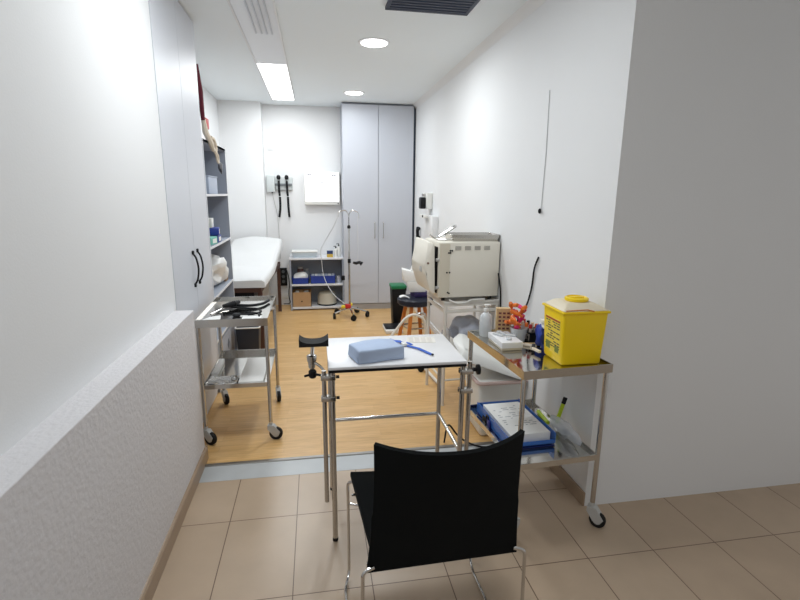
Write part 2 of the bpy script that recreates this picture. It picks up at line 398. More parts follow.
# ---------------------------------------------------------------- examination bed
t = thing('examination_bed', 'white paper-covered examination bed with raised head along left wall', 'bed', (-.835, 4.78, 0), -2)
def bedtop(v):
    return .735+.02*v if v < .45 else .744+.21*((v-.45)/.55)
def fn(u, v):
    x = -.29+.625*u; y = 1.82*v; z = bedtop(v)+.05*sin(pi*u)*max(0, (v-.75))*3+.003*sin(9*u+11*v)+.002*sin(23*v)
    e = min(u, 1-u)*.62; z -= .016*max(0, 1-e/.03)**2
    z -= .015*max(0, 1-v*1.82/.03)**2
    return (x, y, z)
b = B(); N1, N2 = 26, 50
top = [[b.bm.verts.new(fn(i/N1, j/N2)) for j in range(N2+1)] for i in range(N1+1)]
bot = [[b.bm.verts.new((fn(i/N1, j/N2)[0], fn(i/N1, j/N2)[1], bedtop(j/N2)-.085)) for j in range(N2+1)] for i in range(N1+1)]
for i in range(N1):
    for j in range(N2):
        b.bm.faces.new((top[i][j], top[i+1][j], top[i+1][j+1], top[i][j+1])); b.bm.faces.new((bot[i][j], bot[i][j+1], bot[i+1][j+1], bot[i+1][j]))
for j in range(N2):
    b.bm.faces.new((top[0][j], top[0][j+1], bot[0][j+1], bot[0][j])); b.bm.faces.new((top[N1][j+1], top[N1][j], bot[N1][j], bot[N1][j+1]))
for i in range(N1):
    b.bm.faces.new((top[i+1][0], top[i][0], bot[i][0], bot[i+1][0])); b.bm.faces.new((top[i][N2], top[i+1][N2], bot[i+1][N2], bot[i][N2]))
b.obj('mattress', M_sheet, t, ang=60)
b = B(); b.box(-.28, .30, .02, .06, .60, .645); b.box(-.28, .30, 1.74, 1.78, .60, .66); b.box(-.28, -.25, .06, 1.74, .60, .645); b.box(.27, .30, .06, 1.74, .60, .645); b.obj('bed_frame', M_brownleg, t, smooth=False)
for x in (-.26, .28):
    for y in (.06, 1.72): B().box(x-.02, x+.02, y-.02, y+.02, 0, .60).obj('leg', M_brownleg, t, smooth=False)
B().box(-.2, .22, .08, .5, .45, .6).obj('under_bed_shade', M_black, t, smooth=False)  # black block standing in for the shade in the opening under the bed
t = thing('black_waste_bin', 'black square bin on the floor at the foot of the examination bed', 'bin', (-.645, 4.56, 0))
B().hull([(-.09, -.07, 0), (.09, -.07, 0), (-.09, .07, 0), (.09, .07, 0), (-.105, -.085, .33), (.105, -.085, .33), (-.105, .085, .33), (.105, .085, .33)], bev=.008).obj('body', mat('charcoal_bin_plastic', (34, 38, 48), .5), t)
B().tube([(-.108, -.088, .33), (.108, -.088, .33), (.108, .088, .33), (-.108, .088, .33)], .007, fil=.02, n=8, closed=True).obj('rim', M_white, t)

# ---------------------------------------------------------------- back wall fittings
t = thing('otoscope_station', 'white wall diagnostic station with two black corded handles', 'medical device', (-.46, YB, 1.56))
B().box(-.17, -.06, -.05, 0, 0, .22, bev=.01).obj('control_box', mat('pale_grey_plastic', (206, 212, 212), .45), t)
B().box(-.055, .17, -.035, 0, .03, .2, bev=.01).obj('cradle_plate', mat('pale_grey_plastic', (206, 212, 212), .45), t)
B().box(-.06, .165, -.055, -.036, .085, .115, bev=.004).obj('cradle_bar', mat('dark_grey_plastic', (110, 116, 118), .5), t)
for i, x in enumerate((.0, .105)):
    h = B().tube([(x, -.065, -.05), (x-.005, -.06, .0), (x-.008, -.06, .13), (x-.008, -.062, .15)], .016, n=12, rad=[.013, .016, .015, .012]).obj('instrument_handle', M_black, t)
    B().lathe([(.012, -.02), (.024, -.01), (.027, .015), (.02, .032), (.006, .04)], (x-.008, -.065, .185), n=16).obj('instrument_head', M_black, h)
    c = B().tube([(x, -.05, -.06), (x+.002, -.05, -.2), (x-(.02 if i == 0 else -.01), -.05, -.33)], .015, fil=.08, n=10).obj('coiled_cord', M_black, h)
B().tube([(-.10, -.03, 0), (-.08, -.03, -.12), (-.045, -.03, -.28), (-.035, -.02, -.5), (-.03, -.02, -.9)], .004, fil=.1, n=6).obj('power_cable', M_greyrub, t)
B().lathe([(.01, -.015), (.01, .01)], (-.10, -.03, 0), n=12).obj('cable_plug', M_black, t)

t = thing('light_box_viewer', 'glowing white x-ray light box viewer on the back wall', 'light box', (.1, YB, 1.41))
B().box(-.235, .24, -.09, 0, -.01, .425, bev=.006).obj('housing', M_white, t)
b = B().box(-.222, .226, -.094, -.09, .035, .415).mark()
for (x, z) in ((-.19, .385), (-.165, .375), (-.14, .385), (.13, .375), (.16, .37), (.19, .375), (.2, .345), (.15, .34), (-.19, .33), (-.02, .33), (0, .28), (-.04, .26), (.04, .26)): b.box(x-.02, x+.02, -.0965, -.0945, z, z+.012)
b.obj('screen', M_box_lit, t, smooth=False, m2=mat('pale_grey_print', (150, 152, 158), .6))
B().lathe([(.008, -.004), (.008, .004)], (.215, -.094, .008), n=12, M=RX(90)).obj('switch', M_black, t)
tag(B().box(-.6, -.52, YB-.006, YB, 2.10, 2.18, bev=.003).obj('blank_cover_plate', M_wall), 'blank white cover plate high on the back wall', 'cover plate')
t = thing('wall_socket_strip', 'black vertical socket strip on wall between bed and shelf unit', 'socket', (-.46, YB, .28))
B().box(-.05, .05, -.03, 0, 0, .25, bev=.005).obj('housing', M_black, t)
for z in (.06, .13, .2): B().lathe([(.022, -.002), (.022, .002)], (0, -.031, z), n=16, M=RX(90)).obj('socket_face', mat('grey_socket', (92, 98, 100), .5), t)
tag(B().box(-.49, -.40, YB-.012, YB, .09, .17, bev=.004).obj('white_outlet', M_white), 'white power outlet low on the back wall', 'socket')
tag(B().tube([(-.41, YB-.03, .5), (-.375, YB-.05, .35), (-.40, YB-.05, .15), (-.37, YB-.04, .02), (-.47, YB-.03, .02)], .006, fil=.08, n=6).obj('black_cable', M_black), 'black cable looping from the socket strip down to the floor', 'cable')

# ---------------------------------------------------------------- grey low shelf unit
t = thing('low_shelf_unit', 'grey three-level shelf unit standing under the light box', 'shelf', (-.352, 6.5, 0))
Ws = .713; Hs = .705; D = .365
for q in (0, Ws-.018): B().box(q, q+.018, 0, D, 0, Hs-.018).obj('side_panel', M_shelfg, t, smooth=False)
B().box(0.018, Ws-.018, D-.006, D, .0, Hs-.018).obj('back_panel', M_shelfg, t, smooth=False)
for z, m in ((.02, M_edge), (.335, M_edge), (Hs-.018, M_edge)):
    a, c = (0, Ws) if z > .6 else (.018, Ws-.018)
    B().box(a, c, -.0 if z > .6 else .001, D-.006 if z < .6 else D, z, z+.022).obj('shelf', m, t, smooth=False)
x0, y0 = -.352, 6.5
def on(x, y, z): return (x0+x, y0+y, z)
t = thing('white_tray_box', 'white lidded plastic tray on top of the low shelf unit', 'box', on(.2, .16, .709))
B().hull([(-.15, -.09, 0), (.15, -.09, 0), (-.15, .09, 0), (.15, .09, 0), (-.17, -.11, .07), (.17, -.11, .07), (-.17, .11, .07), (.17, .11, .07)], bev=.006).obj('tray', mat('pale_blue_grey_plastic', (196, 206, 212), .4), t)
B().box(-.172, .172, -.112, .112, .07, .085, bev=.005).obj('lid', M_white, t)
t = thing('medicine_carton', 'small yellow and blue carton on the low shelf unit', 'box', on(.535, .1, .709))
B().box(-.04, .04, -.03, .03, 0, .045).obj('body', mat('ochre_carton', (196, 164, 74), .6), t, smooth=False)
B().box(-.04, .04, -.03, .03, .045, .085).obj('top_band', mat('navy_carton', (36, 54, 96), .6), t, smooth=False)
for i, (x, hh) in enumerate(((.615, .14), (.655, .17))):
    t = thing('pump_bottle', ['shorter white bottle beside the yellow carton on the low shelf', 'taller white pump bottle at the right end of the low shelf'][i], 'bottle', on(x, .1+.02*i, .709), group='white bottles on the low shelf unit')
    B().lathe([(.022, 0), (.024, .01), (.024, hh*.7), (.01, hh*.82), (.008, hh*.86)]).obj('body', M_white, t)
    b = B(); b.lathe([(.011, hh*.86), (.011, hh*.94), (.005, hh*.95), (.005, hh)]); b.box(-.03, .008, -.006, .006, hh, hh+.01, bev=.002); b.obj('pump', M_black, t)
def basket(name, label, loc, w, d, h, m, rim=None):
    t = thing(name, label, 'basket', loc)
    b = B(); k = .012
    b.box(-w/2, w/2, -d/2, d/2, 0, .006)
    b.box(-w/2, w/2, -d/2, -d/2+.006, 0, h); b.box(-w/2, w/2, d/2-.006, d/2, 0, h); b.box(-w/2, -w/2+.006, -d/2, d/2, 0, h); b.box(w/2-.006, w/2, -d/2, d/2, 0, h)
    b.obj('body', m, t, smooth=False)
    B().tube([(-w/2, -d/2, h), (w/2, -d/2, h), (w/2, d/2, h), (-w/2, d/2, h)], .006, fil=.02, n=8, closed=True).obj('rim', m, t); return t
basket('blue_basket', 'smaller blue basket holding a white bundle, left on the shelf unit', on(.135, .13, .358), .215, .2, .075, M_blue)
tag(B().blob(on(.135, .13, .435), .10, .09, .075, .12, 8, 3, -.06).obj('gauze_bundle', M_paper), 'rounded white bundle heaped in the smaller blue basket', 'bundle')
basket('blue_basket', 'wider blue basket holding small boxes, centre of the shelf unit', on(.435, .13, .358), .33, .2, .1, M_blue)
for k in range(7):
    tag(place(B().box(-.02, .02, -.05, .05, 0, .11, bev=.004).obj('supply_box', mat('pale_supply_box_%s' % 'ab'[k % 2], [(176, 186, 202), (206, 210, 214)][k % 2], .6)), on(.30+k*.045, .13, .3645)), 'small pale supply box in a row in the wider blue basket', 'box', 'supply boxes in the wider blue basket')
    bpy.data.objects[-1]
for (x, r, h, m, l) in ((.13, .045, .2, mat('brown_glass_jar', (120, 92, 92), .3), 'brownish jar behind the white bundle on the shelf unit'), (.215, .035, .17, mat('grey_glass_jar', (150, 160, 168), .3), 'grey glass jar between the two blue baskets')):
    t = thing('jar', l, 'jar', on(x, .29, .358)); B().lathe([(r, 0), (r, h*.8), (r*.8, h*.86)]).obj('body', m, t); B().lathe([(r*.85, h*.86), (r*.85, h)]).obj('lid', M_greyrub, t)
tag(place(B().lathe([(.03, 0), (.032, .05), (.03, .09)]).obj('grey_cup', mat('pale_grey_cup', (178, 180, 186), .5)), on(.645, .1, .358)), 'small pale grey cup at the right of the middle shelf', 'cup')
t = thing('cardboard_box', 'open brown cardboard box on the bottom of the shelf unit', 'box', on(.145, .15, .043))
b = B(); b.box(-.125, .125, -.12, -.114, 0, .2); b.box(-.125, .125, .114, .12, 0, .2); b.box(-.125, -.119, -.12, .12, 0, .2); b.box(.119, .125, -.12, .12, 0, .2); b.box(-.12, .12, -.114, .114, 0, .006); b.obj('body', M_card, t, smooth=False)
B().lathe([(.01, -.001), (.01, .001)], (.0, -.121, .075), n=12, M=RX(90)).obj('hand_hole', M_black, t)
for k, (dx, c) in enumerate(((-.07, M_paper), (-.01, M_card), (.06, M_paper))):
    tag(B().blob(on(.145+dx, .15, .215), .04, .07, .035, .3, 20+k, 2).obj('crumpled_wrapper', c), ['crumpled white wrapper at the left in the cardboard box', 'crumpled brown wrapper in the middle of the cardboard box', 'crumpled white wrapper at the right in the cardboard box'][k], 'wrapper')
t = thing('round_pail', 'round cream pail with dark base on bottom of the shelf unit', 'pail', on(.485, .17, .043))
B().lathe([(.13, 0), (.135, .01), (.135, .02)], n=32).obj('base_ring', M_black, t)
B().lathe([(.133, .02), (.128, .12), (.11, .165), (.09, .175), (.02, .18)], n=32).obj('body', mat('cream_pail_plastic', (196, 192, 178), .45), t)

# ---------------------------------------------------------------- tall wardrobe
t = thing('tall_wardrobe', 'tall pale grey two-door wardrobe reaching the ceiling at the back', 'wardrobe', (.363, 6.46, 0))
Ww = .925
B().box(0, Ww, .02, YB-6.46-.002, .0, CZ-.01).obj('carcass', M_carc, t, smooth=False)
B().box(.0, Ww, .012, .02, 0, .075).obj('plinth', mat('plinth_grey', (168, 166, 166), .5), t, smooth=False)
for a, c, hx in ((.002, Ww/2-.003, Ww/2-.05), (Ww/2+.003, Ww-.002, Ww/2+.065)):
    d = B().box(a, c, 0, .0195, .085, CZ-.025, bev=.0015).obj('door', M_closet, t, smooth=False)
    h = B(); h.tube([(hx, -.002, .975), (hx, -.03, .98), (hx, -.03, 1.18), (hx, -.002, 1.185)], .006, fil=.012, n=8); h.obj('handle', M_steel, d)
struct(B().box(.363+Ww, XR, 6.50, YB, 0, CZ).obj('gap_shade_strip', M_gap_shade, smooth=False), 'dark filler beside the wardrobe, gap shade in its colour')  # solid strip coloured dark to give the shade of the gap

# ---------------------------------------------------------------- IV stand
t = thing('drip_stand', 'chrome drip stand on five castors before the grey wardrobe', 'stand', (.408, 6.07, 0))
B().tube([(0, 0, .11), (0, 0, .72)], .014, n=14).obj('lower_pole', M_chrome, t)
B().tube([(0, 0, .72), (0, 0, 1.17)], .011, n=12).obj('upper_pole', M_chrome, t)
B().lathe([(.02, 0), (.02, .05)], (0, 0, .70), n=14).obj('height_collar', M_black, t)
B().lathe([(.02, 0), (.022, .02), (.014, .04)], (0, 0, 1.13), n=14).obj('top_collar', M_black, t)
for sgn, x1 in ((-1, -.13), (1, .12)):
    B().tube([(0, 0, 1.16), (0, 0, 1.30), (x1*.3, 0, 1.36), (x1, 0, 1.33), (x1, 0, 1.27 if sgn < 0 else 1.25)], .006, fil=.05, n=8).obj('hook', M_chrome, t)
for k in range(5):
    a = radians(-90+72*k+8)
    l_ = B().tube([(cos(a)*.02, sin(a)*.02, .12), (cos(a)*.12, sin(a)*.12, .10), (cos(a)*.22, sin(a)*.22, .07)], .012, n=10).obj('leg', M_chrome, t)
    b = B(); b.lathe([(.036, -.014), (.036, .014)], (cos(a)*.225, sin(a)*.225, .0365), n=18, M=RZ(math.degrees(a)+70) @ RX(90)); b.box(cos(a)*.225-.012, cos(a)*.225+.012, sin(a)*.225-.012, sin(a)*.225+.012, .05, .08, bev=.004); b.obj('caster', M_rubber, l_)
tag(B().tube([(.515, 6.07, 1.25), (.517, 6.07, .95), (.515, 6.06, .72)], .003, n=6).obj('hanging_tube', M_tube), 'thin grey tube hanging from the right hook of the drip stand', 'tube')
t = thing('tube_clamp', 'black clamp at the end of the hanging drip tube', 'clamp', (.515, 6.06, .685))
B().tube([(-.06, 0, .02), (-.02, 0, .01), (.02, 0, .022), (.05, 0, 0)], .012, n=8, rad=[.014, .02, .018, .028]).obj('grip', M_black, t)
tag(B().tube([(.275, 6.07, 1.27), (.23, 6.12, 1.16), (.13, 6.25, .98), (.05, 6.3, .84), (.065, 6.33, .72), (.08, 6.36, .52), (.13, 6.3, .38), (.22, 6.15, .26), (.34, 6.0, .19)], .0042, fil=.1, n=8).obj('drip_tubing', M_tube), 'long clear tubing curving from the drip stand past the shelves', 'tube')
t = thing('red_yellow_valve', 'small red and yellow fitting resting at the drip stand foot', 'valve', (.38, 6.0, .135))
B().box(-.035, .035, -.045, .02, .0, .05, bev=.01).obj('body', M_red, t)
B().box(-.085, -.036, -.03, .02, .0, .035, bev=.008).obj('left_cap', mat('bright_yellow_plastic', (240, 216, 60), .4), t)
B().box(.036, .055, -.045, .02, .03, .065, bev=.008).obj('right_cap', mat('bright_yellow_plastic', (240, 216, 60), .4), t)
tag(place(B().box(-.02, .02, -.02, .02, 0, .06, bev=.006).obj('black_clip', M_black), (.33, 6.07, .48)), 'black plastic clip on the tubing beside the drip stand', 'clip')

# ---------------------------------------------------------------- trolleys
def caster(parent, x, y, r=.034, rz=20, zt=.11):
    h = B(); h.tube([(x, y, zt-.01), (x, y, zt+.01)], .012, n=10)
    A = tr(x, y, 0) @ RZ(rz)
    h.prism([(-.02, zt-.01), (.02, zt-.01), (.058, r*1.3), (.045, r*.7), (.012, r*.8), (-.02, zt-.035)], 'y', -.017, .017)
    vs_ = h.bm.verts[-12:]; bmesh.ops.transform(h.bm, matrix=A, verts=vs_)
    c = h.obj('caster', M_greyrub, parent)
    w = B(); w.lathe([(r*.5, -.013), (r*.93, -.0125), (r, -.008), (r, .008), (r*.93, .0125), (r*.5, .013)], n=24, M=RX(90))
    bmesh.ops.transform(w.bm, matrix=A @ tr(.03, 0, r), verts=w.bm.verts[:]); w.obj('wheel', M_rubber, c)
    w = B(); w.lathe([(r*.5, -.0145), (r*.5, .0145)], n=16, M=RX(90))
    bmesh.ops.transform(w.bm, matrix=A @ tr(.03, 0, r), verts=w.bm.verts[:]); w.obj('wheel_hub', M_greyrub, c)
def tray(parent, name, w, d, z, lip, m, t=.003, cham=0):
    b = B(); b.box(.001, w-.001, .001, d-.001, z, z+t)
    r = b
    for (a, c, e, f) in ((0, w, 0, .006), (0, w, d-.006, d), (0, .006, .006, d-.006), (w-.006, w, .006, d-.006)): r.box(a, c, e, f, z-((.028 if w < .43 else .019) if name == 'top_tray' else .01), z+(lip+.016 if name != 'top_tray' and e > .3 else lip))
    return b.obj(name, m, parent, smooth=False)
def trolley(label, loc, w, d, ztop, zlow, rz, rots, cr=.034):
    t = thing('steel_trolley', label, 'trolley', loc, rz)
    tray(t, 'top_tray', w, d, ztop-.02, .02, M_steelmir)
    tray(t, 'lower_tray', w-.03, d-.03, zlow, .018, M_steelmir).location = (.015, .015, 0)
    i = 0
    for y in (.022, d-.022):
        for x in (.014, w-.014):
            B().tube([(x, y, .115), (x, y, ztop-.026), (x+(.012 if x < w/2 else -.012), y, ztop-.02)], .0115, n=12).obj('leg', M_steel, t)
            caster(t, x, y, cr, rots[i]); i += 1
    return t
TL = trolley('steel trolley beside the low wall carrying black cables', (-.722, 2.93, 0), .422, .665, .81, .375, 0, (-30, -5, -60, -80), .042)
TRY = trolley('steel trolley holding the yellow sharps bin by the right wall', (.855, 1.817, 0), .435, .645, .822, .355, 4, (200, -50, 100, 120), .038)
# things on the left trolley
zt = .796
t = thing('stethoscope', 'black coiled cables and stethoscope on the left trolley top', 'stethoscope', (-.52, 3.26, zt))
B().tube([(-.03, .05, .014), (.08, .02, .014), (.15, .08, .012), (.18, .19, .012)], .010, fil=.08, n=10).obj('thick_cable', M_black, t)
B().tube([(-.06, .02, .012), (.05, -.04, .012), (.14, -.06, .012), (.17, -.16, .01), (.10, -.20, .01), (.02, -.19, .012)], .007, fil=.06, n=10).obj('tubing', M_black, t)
B().tube([(-.14, -.16, .006), (-.1, -.03, .008), (-.04, .04, .016)], .006, fil=.05, n=8).obj('ear_tube', M_chrome, t)
B().tube([(.08, -.13, .006), (.15, -.17, .006), (.16, -.23, .006)], .006, fil=.03, n=8).obj('thin_lead', M_black, t)
B().lathe([(.024, 0), (.026, .008), (.02, .016)], (.02, -.2, .001), n=20).obj('chest_piece', M_black, t)
B().tube([(-.09, -.02, .025), (-.03, .03, .027), (-.01, .1, .025)], .024, n=10, rad=[.012, .022, .014]).obj('joint_grip', M_black, t)
tag(B().prism([(-.70, 2.95), (-.58, 2.95), (-.60, 3.09), (-.66, 3.05)], 'z', zt-.002, zt+.002).obj('folded_paper', M_paper, smooth=False), 'white folded paper at the left front of the left trolley top', 'paper')
tag(B().prism([(-.46, 2.95), (-.345, 2.95), (-.345, 3.06), (-.46, 3.06)], 'z', zt-.002, zt+.001).obj('white_card', M_paper, smooth=False), 'white card under the thin lead on the left trolley top', 'paper')
zl = .378
t = B().box(-.50, -.35, 2.96, 3.42, zl+.0, zl+.02, bev=.003).obj('white_folder', M_paper); tag(t, 'flat white folder on the right of the left trolley lower tray', 'folder')
tag(B().grid(lambda u, v: (-.69+.18*u, 2.96+.14*v, zl+.013+.006*sin(9*u+7*v*v)*cos(11*v+5*u*u)+.004*sin(17*u*v+13*v)), 22, 18, .0015).obj('foil_wrap', M_foil), 'crumpled silver foil on the front of the left trolley lower tray', 'foil')
tag(B().box(-.69, -.655, 3.12, 3.4, zl+.0, zl+.03, bev=.003).obj('white_strip_pack', M_paper), 'narrow white pack at the left of the left trolley lower tray', 'packet')

# things on the right trolley
zt = .806
t = thing('sharps_bin', 'yellow sharps waste bin with translucent lid on the right trolley', 'sharps container', (1.162, 1.985, zt))
w0, d0, w1, d1, H = .096, .088, .108, .098, .247
def fr(w, d, z): return [(-w, -d, z), (w, -d, z), (w, d, z), (-w, d, z)]
B().hull(fr(w0, d0, 0)+fr(w1, d1, H), bev=.012, seg=3).obj('body', M_yellow, t)
B().hull(fr(w1+.006, d1+.006, H-.008)+fr(w1+.006, d1+.006, H+.003), bev=.004).obj('rim', M_yellow, t)
B().hull(fr(w1+.002, d1+.002, H+.004)+[(x*.62, y*.6+.015, H+.03) for x, y in ((-w1, -d1), (w1, -d1), (w1, d1), (-w1, d1))], bev=.006).obj('lid', M_yellid, t)
b = B(); b.lathe([(.05, 0), (.053, .004), (.053, .014), (.045, .018), (.04, .012), (.01, .013)], (.01, .015, H+.029), n=32); lid = b.obj('lid_cap', M_yellow, t)
b = B(); b.box(-.025, .045, .008, .022, H+.039, H+.047, bev=.003); b.obj('cap_grip', M_yellow, lid)
# printed label on the left side (-x) and its print
def side(x_, y, z): # position on the tapered left face
    return Vector((-(w0+(w1-w0)*z/H)-.0012-x_, y, z))
def patch(b, ya, yb, za, zb, off):
    for dx in (0,):
        q = [side(off, ya, za), side(off, yb, za), side(off, yb, zb), side(off, ya, zb)]; i_ = [p+Vector((.002, 0, 0)) for p in q]
        A = [b.bm.verts.new(p) for p in q]; C = [b.bm.verts.new(p) for p in i_]
        b.bm.faces.new(A); b.bm.faces.new(C[::-1])
        for k in range(4): b.bm.faces.new((A[k], A[(k+1) % 4], C[(k+1) % 4], C[k]))
b = B(); patch(b, -.072, .07, .045, .205, 0); lb = b.obj('label_sheet', M_yellabel, t, smooth=False)
b = B(); patch(b, -.068, .066, .192, .2, .0006); b.obj('red_heading', mat('red_brown_print', (176, 70, 40), .7), lb, smooth=False)
b = B(); rnd = random.Random(3)
for k in range(11):
    z = .182-k*.0115; y = -.066
    while y < .05:
        L_ = rnd.uniform(.01, .03)
        if rnd.random() < .8: patch(b, y, min(y+L_, .064), z, z+.005, .0006)
        y += L_+.006
b.obj('fine_print', M_ink, lb, smooth=False)
b = B(); patch(b, -.06, -.025, .05, .078, .0008); patch(b, .02, .06, .05, .085, .0008); b.obj('hazard_panels', mat('olive_print', (120, 130, 60), .7), lb, smooth=False)
B().tube([(-.105, -.11, H+.012), (0.0, -.1, H+.012), (.03, -.105, H+.005)], .003, n=6).obj('closure_wire', M_orange, t)

t = thing('supply_carton', 'small white lidded carton on the front left of the right trolley', 'box', (.935, 2.215, zt), 0)
B().box(-.052, .052, -.075, .115, 0, .012, bev=.002).obj('body', mat('beige_carton', (206, 196, 178), .6), t)
B().box(-.055, .055, -.078, .118, .0125, .042, bev=.002).obj('lid', M_lam, t)
for k, (x, y, a) in enumerate(((.91, 2.265, 30), (.94, 2.2, -20), (.965, 2.25, 60), (.94, 2.3, 10))):
    o = B().box(-.012, .012, -.03, .03, 0, .008, bev=.003); o = o.obj('small_vial', M_clear)
    tag(place(o, (x, y, zt+.0425), a), ['small clear wrapped vial on the carton, nearest the left edge', 'small clear wrapped vial on the carton front', 'small clear wrapped vial on the carton right side', 'small clear wrapped vial on the carton, rearmost'][k], 'vial')
t = thing('sanitizer_bottle', 'clear white hand sanitizer pump bottle on the right trolley', 'bottle', (.893, 2.41, zt))
B().lathe([(.03, 0), (.034, .006), (.034, .10), (.026, .118), (.012, .128), (.011, .135)], n=24).obj('body', M_clear, t)
b = B(); b.lathe([(.013, .135), (.013, .15), (.005, .152), (.005, .165)], n=16); b.box(-.012, .022, -.008, .008, .163, .173, bev=.003); b.obj('pump', M_white, t)
t = thing('tan_printed_box', 'tan printed cardboard pack standing behind the white carton', 'box', (.985, 2.39, zt), -12)
B().box(-.04, .04, -.018, .018, 0, .155).obj('body', M_tan, t, smooth=False)
b = B()
for k in range(6):
    for j in range(3): b.box(-.03+.022*j, -.03+.022*j+.014, -.0195, -.018, .02+.021*k, .03+.021*k)
b.obj('printed_rows', mat('maroon_print', (110, 60, 60), .7), t, smooth=False)
rnd = random.Random(11)
OR = 'orange wrapped needles heaped on the right trolley'
for k in range(16):
    o = B(); o.tube([(0, 0, -.035), (0, 0, .02), (0, 0, .035)], .007, n=8, rad=[.005, .012, .009]); 
    m = M_orangep if k % 4 else M_pinkp
    o = o.obj('wrapped_needle', m)
    o.location = (1.03+rnd.uniform(-.045, .03), 2.30+rnd.uniform(-.04, .04), zt+.065+.0085*k); o.rotation_euler = (rnd.uniform(-1.3, 1.3), rnd.uniform(-1.3, 1.3), 0)
    if k % 4: tag(o, 'orange wrapped needle in the heap behind the white carton', 'needle', OR)
    else: tag(o, 'pink wrapped needle in the heap behind the white carton', 'needle', 'pink wrapped needles in the heap')
t = thing('needle_cup', 'clear cup holding the wrapped needles behind the white carton', 'cup', (1.035, 2.30, zt))
B().lathe([(.035, 0), (.045, .07), (.043, .07), (.033, .003)], n=20).obj('body', M_clear, t)
t = thing('tube_rack', 'dark rack of tubes with coloured caps beside the sharps bin', 'rack', (1.095, 2.33, zt), 10)
b = B(); b.box(-.035, .035, -.08, .08, .045, .05); b.box(-.035, .035, -.08, .08, 0, .005); b.box(-.035, .035, -.08, -.075, 0, .05); b.box(-.035, .035, .075, .08, 0, .05); b.obj('frame', M_black, t, smooth=False)
for i in range(2):
    for j in range(4):
        q = B().lathe([(.007, 0), (.007, .065)], (-.018+.036*i, -.055+.037*j, .006), n=10).obj('sample_tube', mat('pale_tube', (208, 196, 186), .3), t)
        B().lathe([(.009, 0), (.009, .02)], (-.018+.036*i, -.055+.037*j, .071), n=10).obj('tube_cap', [M_red, M_orangep, M_canvas, M_black][(i+j) % 4], q)
for k, (x, y, a, c) in enumerate(((1.05, 2.19, 40, M_canvas), (1.04, 2.13, -30, M_ink), (1.06, 2.21, 80, M_tan), (1.03, 2.08, 10, M_canvas))):
    tag(place(B().box(-.008, .008, -.035, .035, 0, .012, bev=.003).obj('wrapped_lancet', c), (x, y, zt+.013*(k % 2)), a), ['cream wrapped lancet lying across the trolley between cup and bin', 'dark wrapped lancet next to the white carton', 'tan wrapped lancet closest to the needle cup', 'cream wrapped lancet closest to the trolley front'][k], 'lancet')
t = thing('blue_tissue_box', 'blue bag with white tissue behind the sharps bin', 'bag', (1.118, 2.172, zt))
B().blob((0, 0, .06), .048, .058, .075, .22, 31, 3, -.0598).obj('bag', M_blue, t)
B().blob((.0, -.02, .13), .035, .04, .03, .35, 33, 3).obj('tissue', M_paper, t)
tag(B().blob((1.235, 2.28, zt+.075), .05, .08, .075, .15, 35, 3, -.0745).obj('white_pouch', mat('white_pouch_plastic', (226, 227, 230), .4)), 'white pouch against the wall behind the sharps bin', 'pouch')

# lower tray of right trolley
zl = .36
t = thing('blue_letter_tray', 'translucent blue letter tray on the lower level of the right trolley', 'tray', (.875, 1.985, zl), 2)
def letter(z, par, nm):
    b = B(); b.box(0, .25, 0, .41, z, z+.004); b.box(0, .004, 0, .41, z, z+.055); b.box(.246, .25, 0, .41, z, z+.055); b.box(0, .25, .406, .41, z, z+.05); b.box(0, .25, 0, .004, z, z+.02)
    return b.obj(nm, M_blueT, par, smooth=False)
letter(.012, t, 'tray_shell')
b = B(); b.box(0, .25, 0, .41, 0, .003); b.box(.02, .23, .02, .32, .003, .012); b.obj('base_foot', mat('dark_blue_plastic', (24, 48, 120), .3), t, smooth=False)
t = thing('paper_stack', 'stack of printed white forms in the blue letter tray', 'paper', (.997, 2.205, zl+.0165), 2)
b = B().box(-.105, .105, -.19, .17, 0, .045, bev=.002).mark(); rnd = random.Random(5)
for k in range(12):
    y = .12-.02*k
    x = -.08
    while x < .07:
        L_ = rnd.uniform(.01, .04)
        if rnd.random() < .55: b.box(x, min(x+L_, .09), y, y+.004, .045, .0455)
        x += L_+.012
b.obj('sheets', M_paper, t, smooth=False, m2=mat('grey_print', (130, 134, 144), .8))
t = thing('key_ring', 'dark blue keys hanging over the left side of the letter tray', 'keys', (.863, 2.25, zl))
b = B(); b.tube([(0, -.03, .06), (.0, 0, .06), (0, .0, .03), (0, -.03, .03)], .004, fil=.01, n=6, closed=True); b.obj('ring', M_black, t)
B().box(-.005, .005, -.06, -.02, .0, .045, bev=.003).obj('blue_fob', mat('dark_blue_fob', (20, 34, 120), .4), t)
B().box(-.005, .005, .0, .05, .0, .035, bev=.003).obj('key_block', M_black, t)
for k, (p, q, m1, l) in enumerate((((1.19, 2.2, zl+.012), (1.20, 2.34, zl+.012), M_neon, 'neon yellow marker lying flat behind the letter tray'), ((1.215, 2.16, zl+.03), (1.26, 2.17, zl+.165), M_neon, 'neon yellow marker leaning upright near the right wall'))):
    t = thing('highlighter', l, 'marker', p)
    d = Vector(q)-Vector(p)
    B().tube([(0, 0, 0), tuple(d*.75)], .010, n=10).obj('barrel', m1, t)
    B().tube([tuple(d*.76), tuple(d)], .011, n=10).obj('cap', M_black if k else M_neon, t)
tag(B().blob((1.215, 2.08, zl+.04), .028, .11, .042, .25, 41, 3, -.0395).obj('clear_wrapper_bag', M_bag), 'clear plastic wrapper beside the letter tray', 'bag')

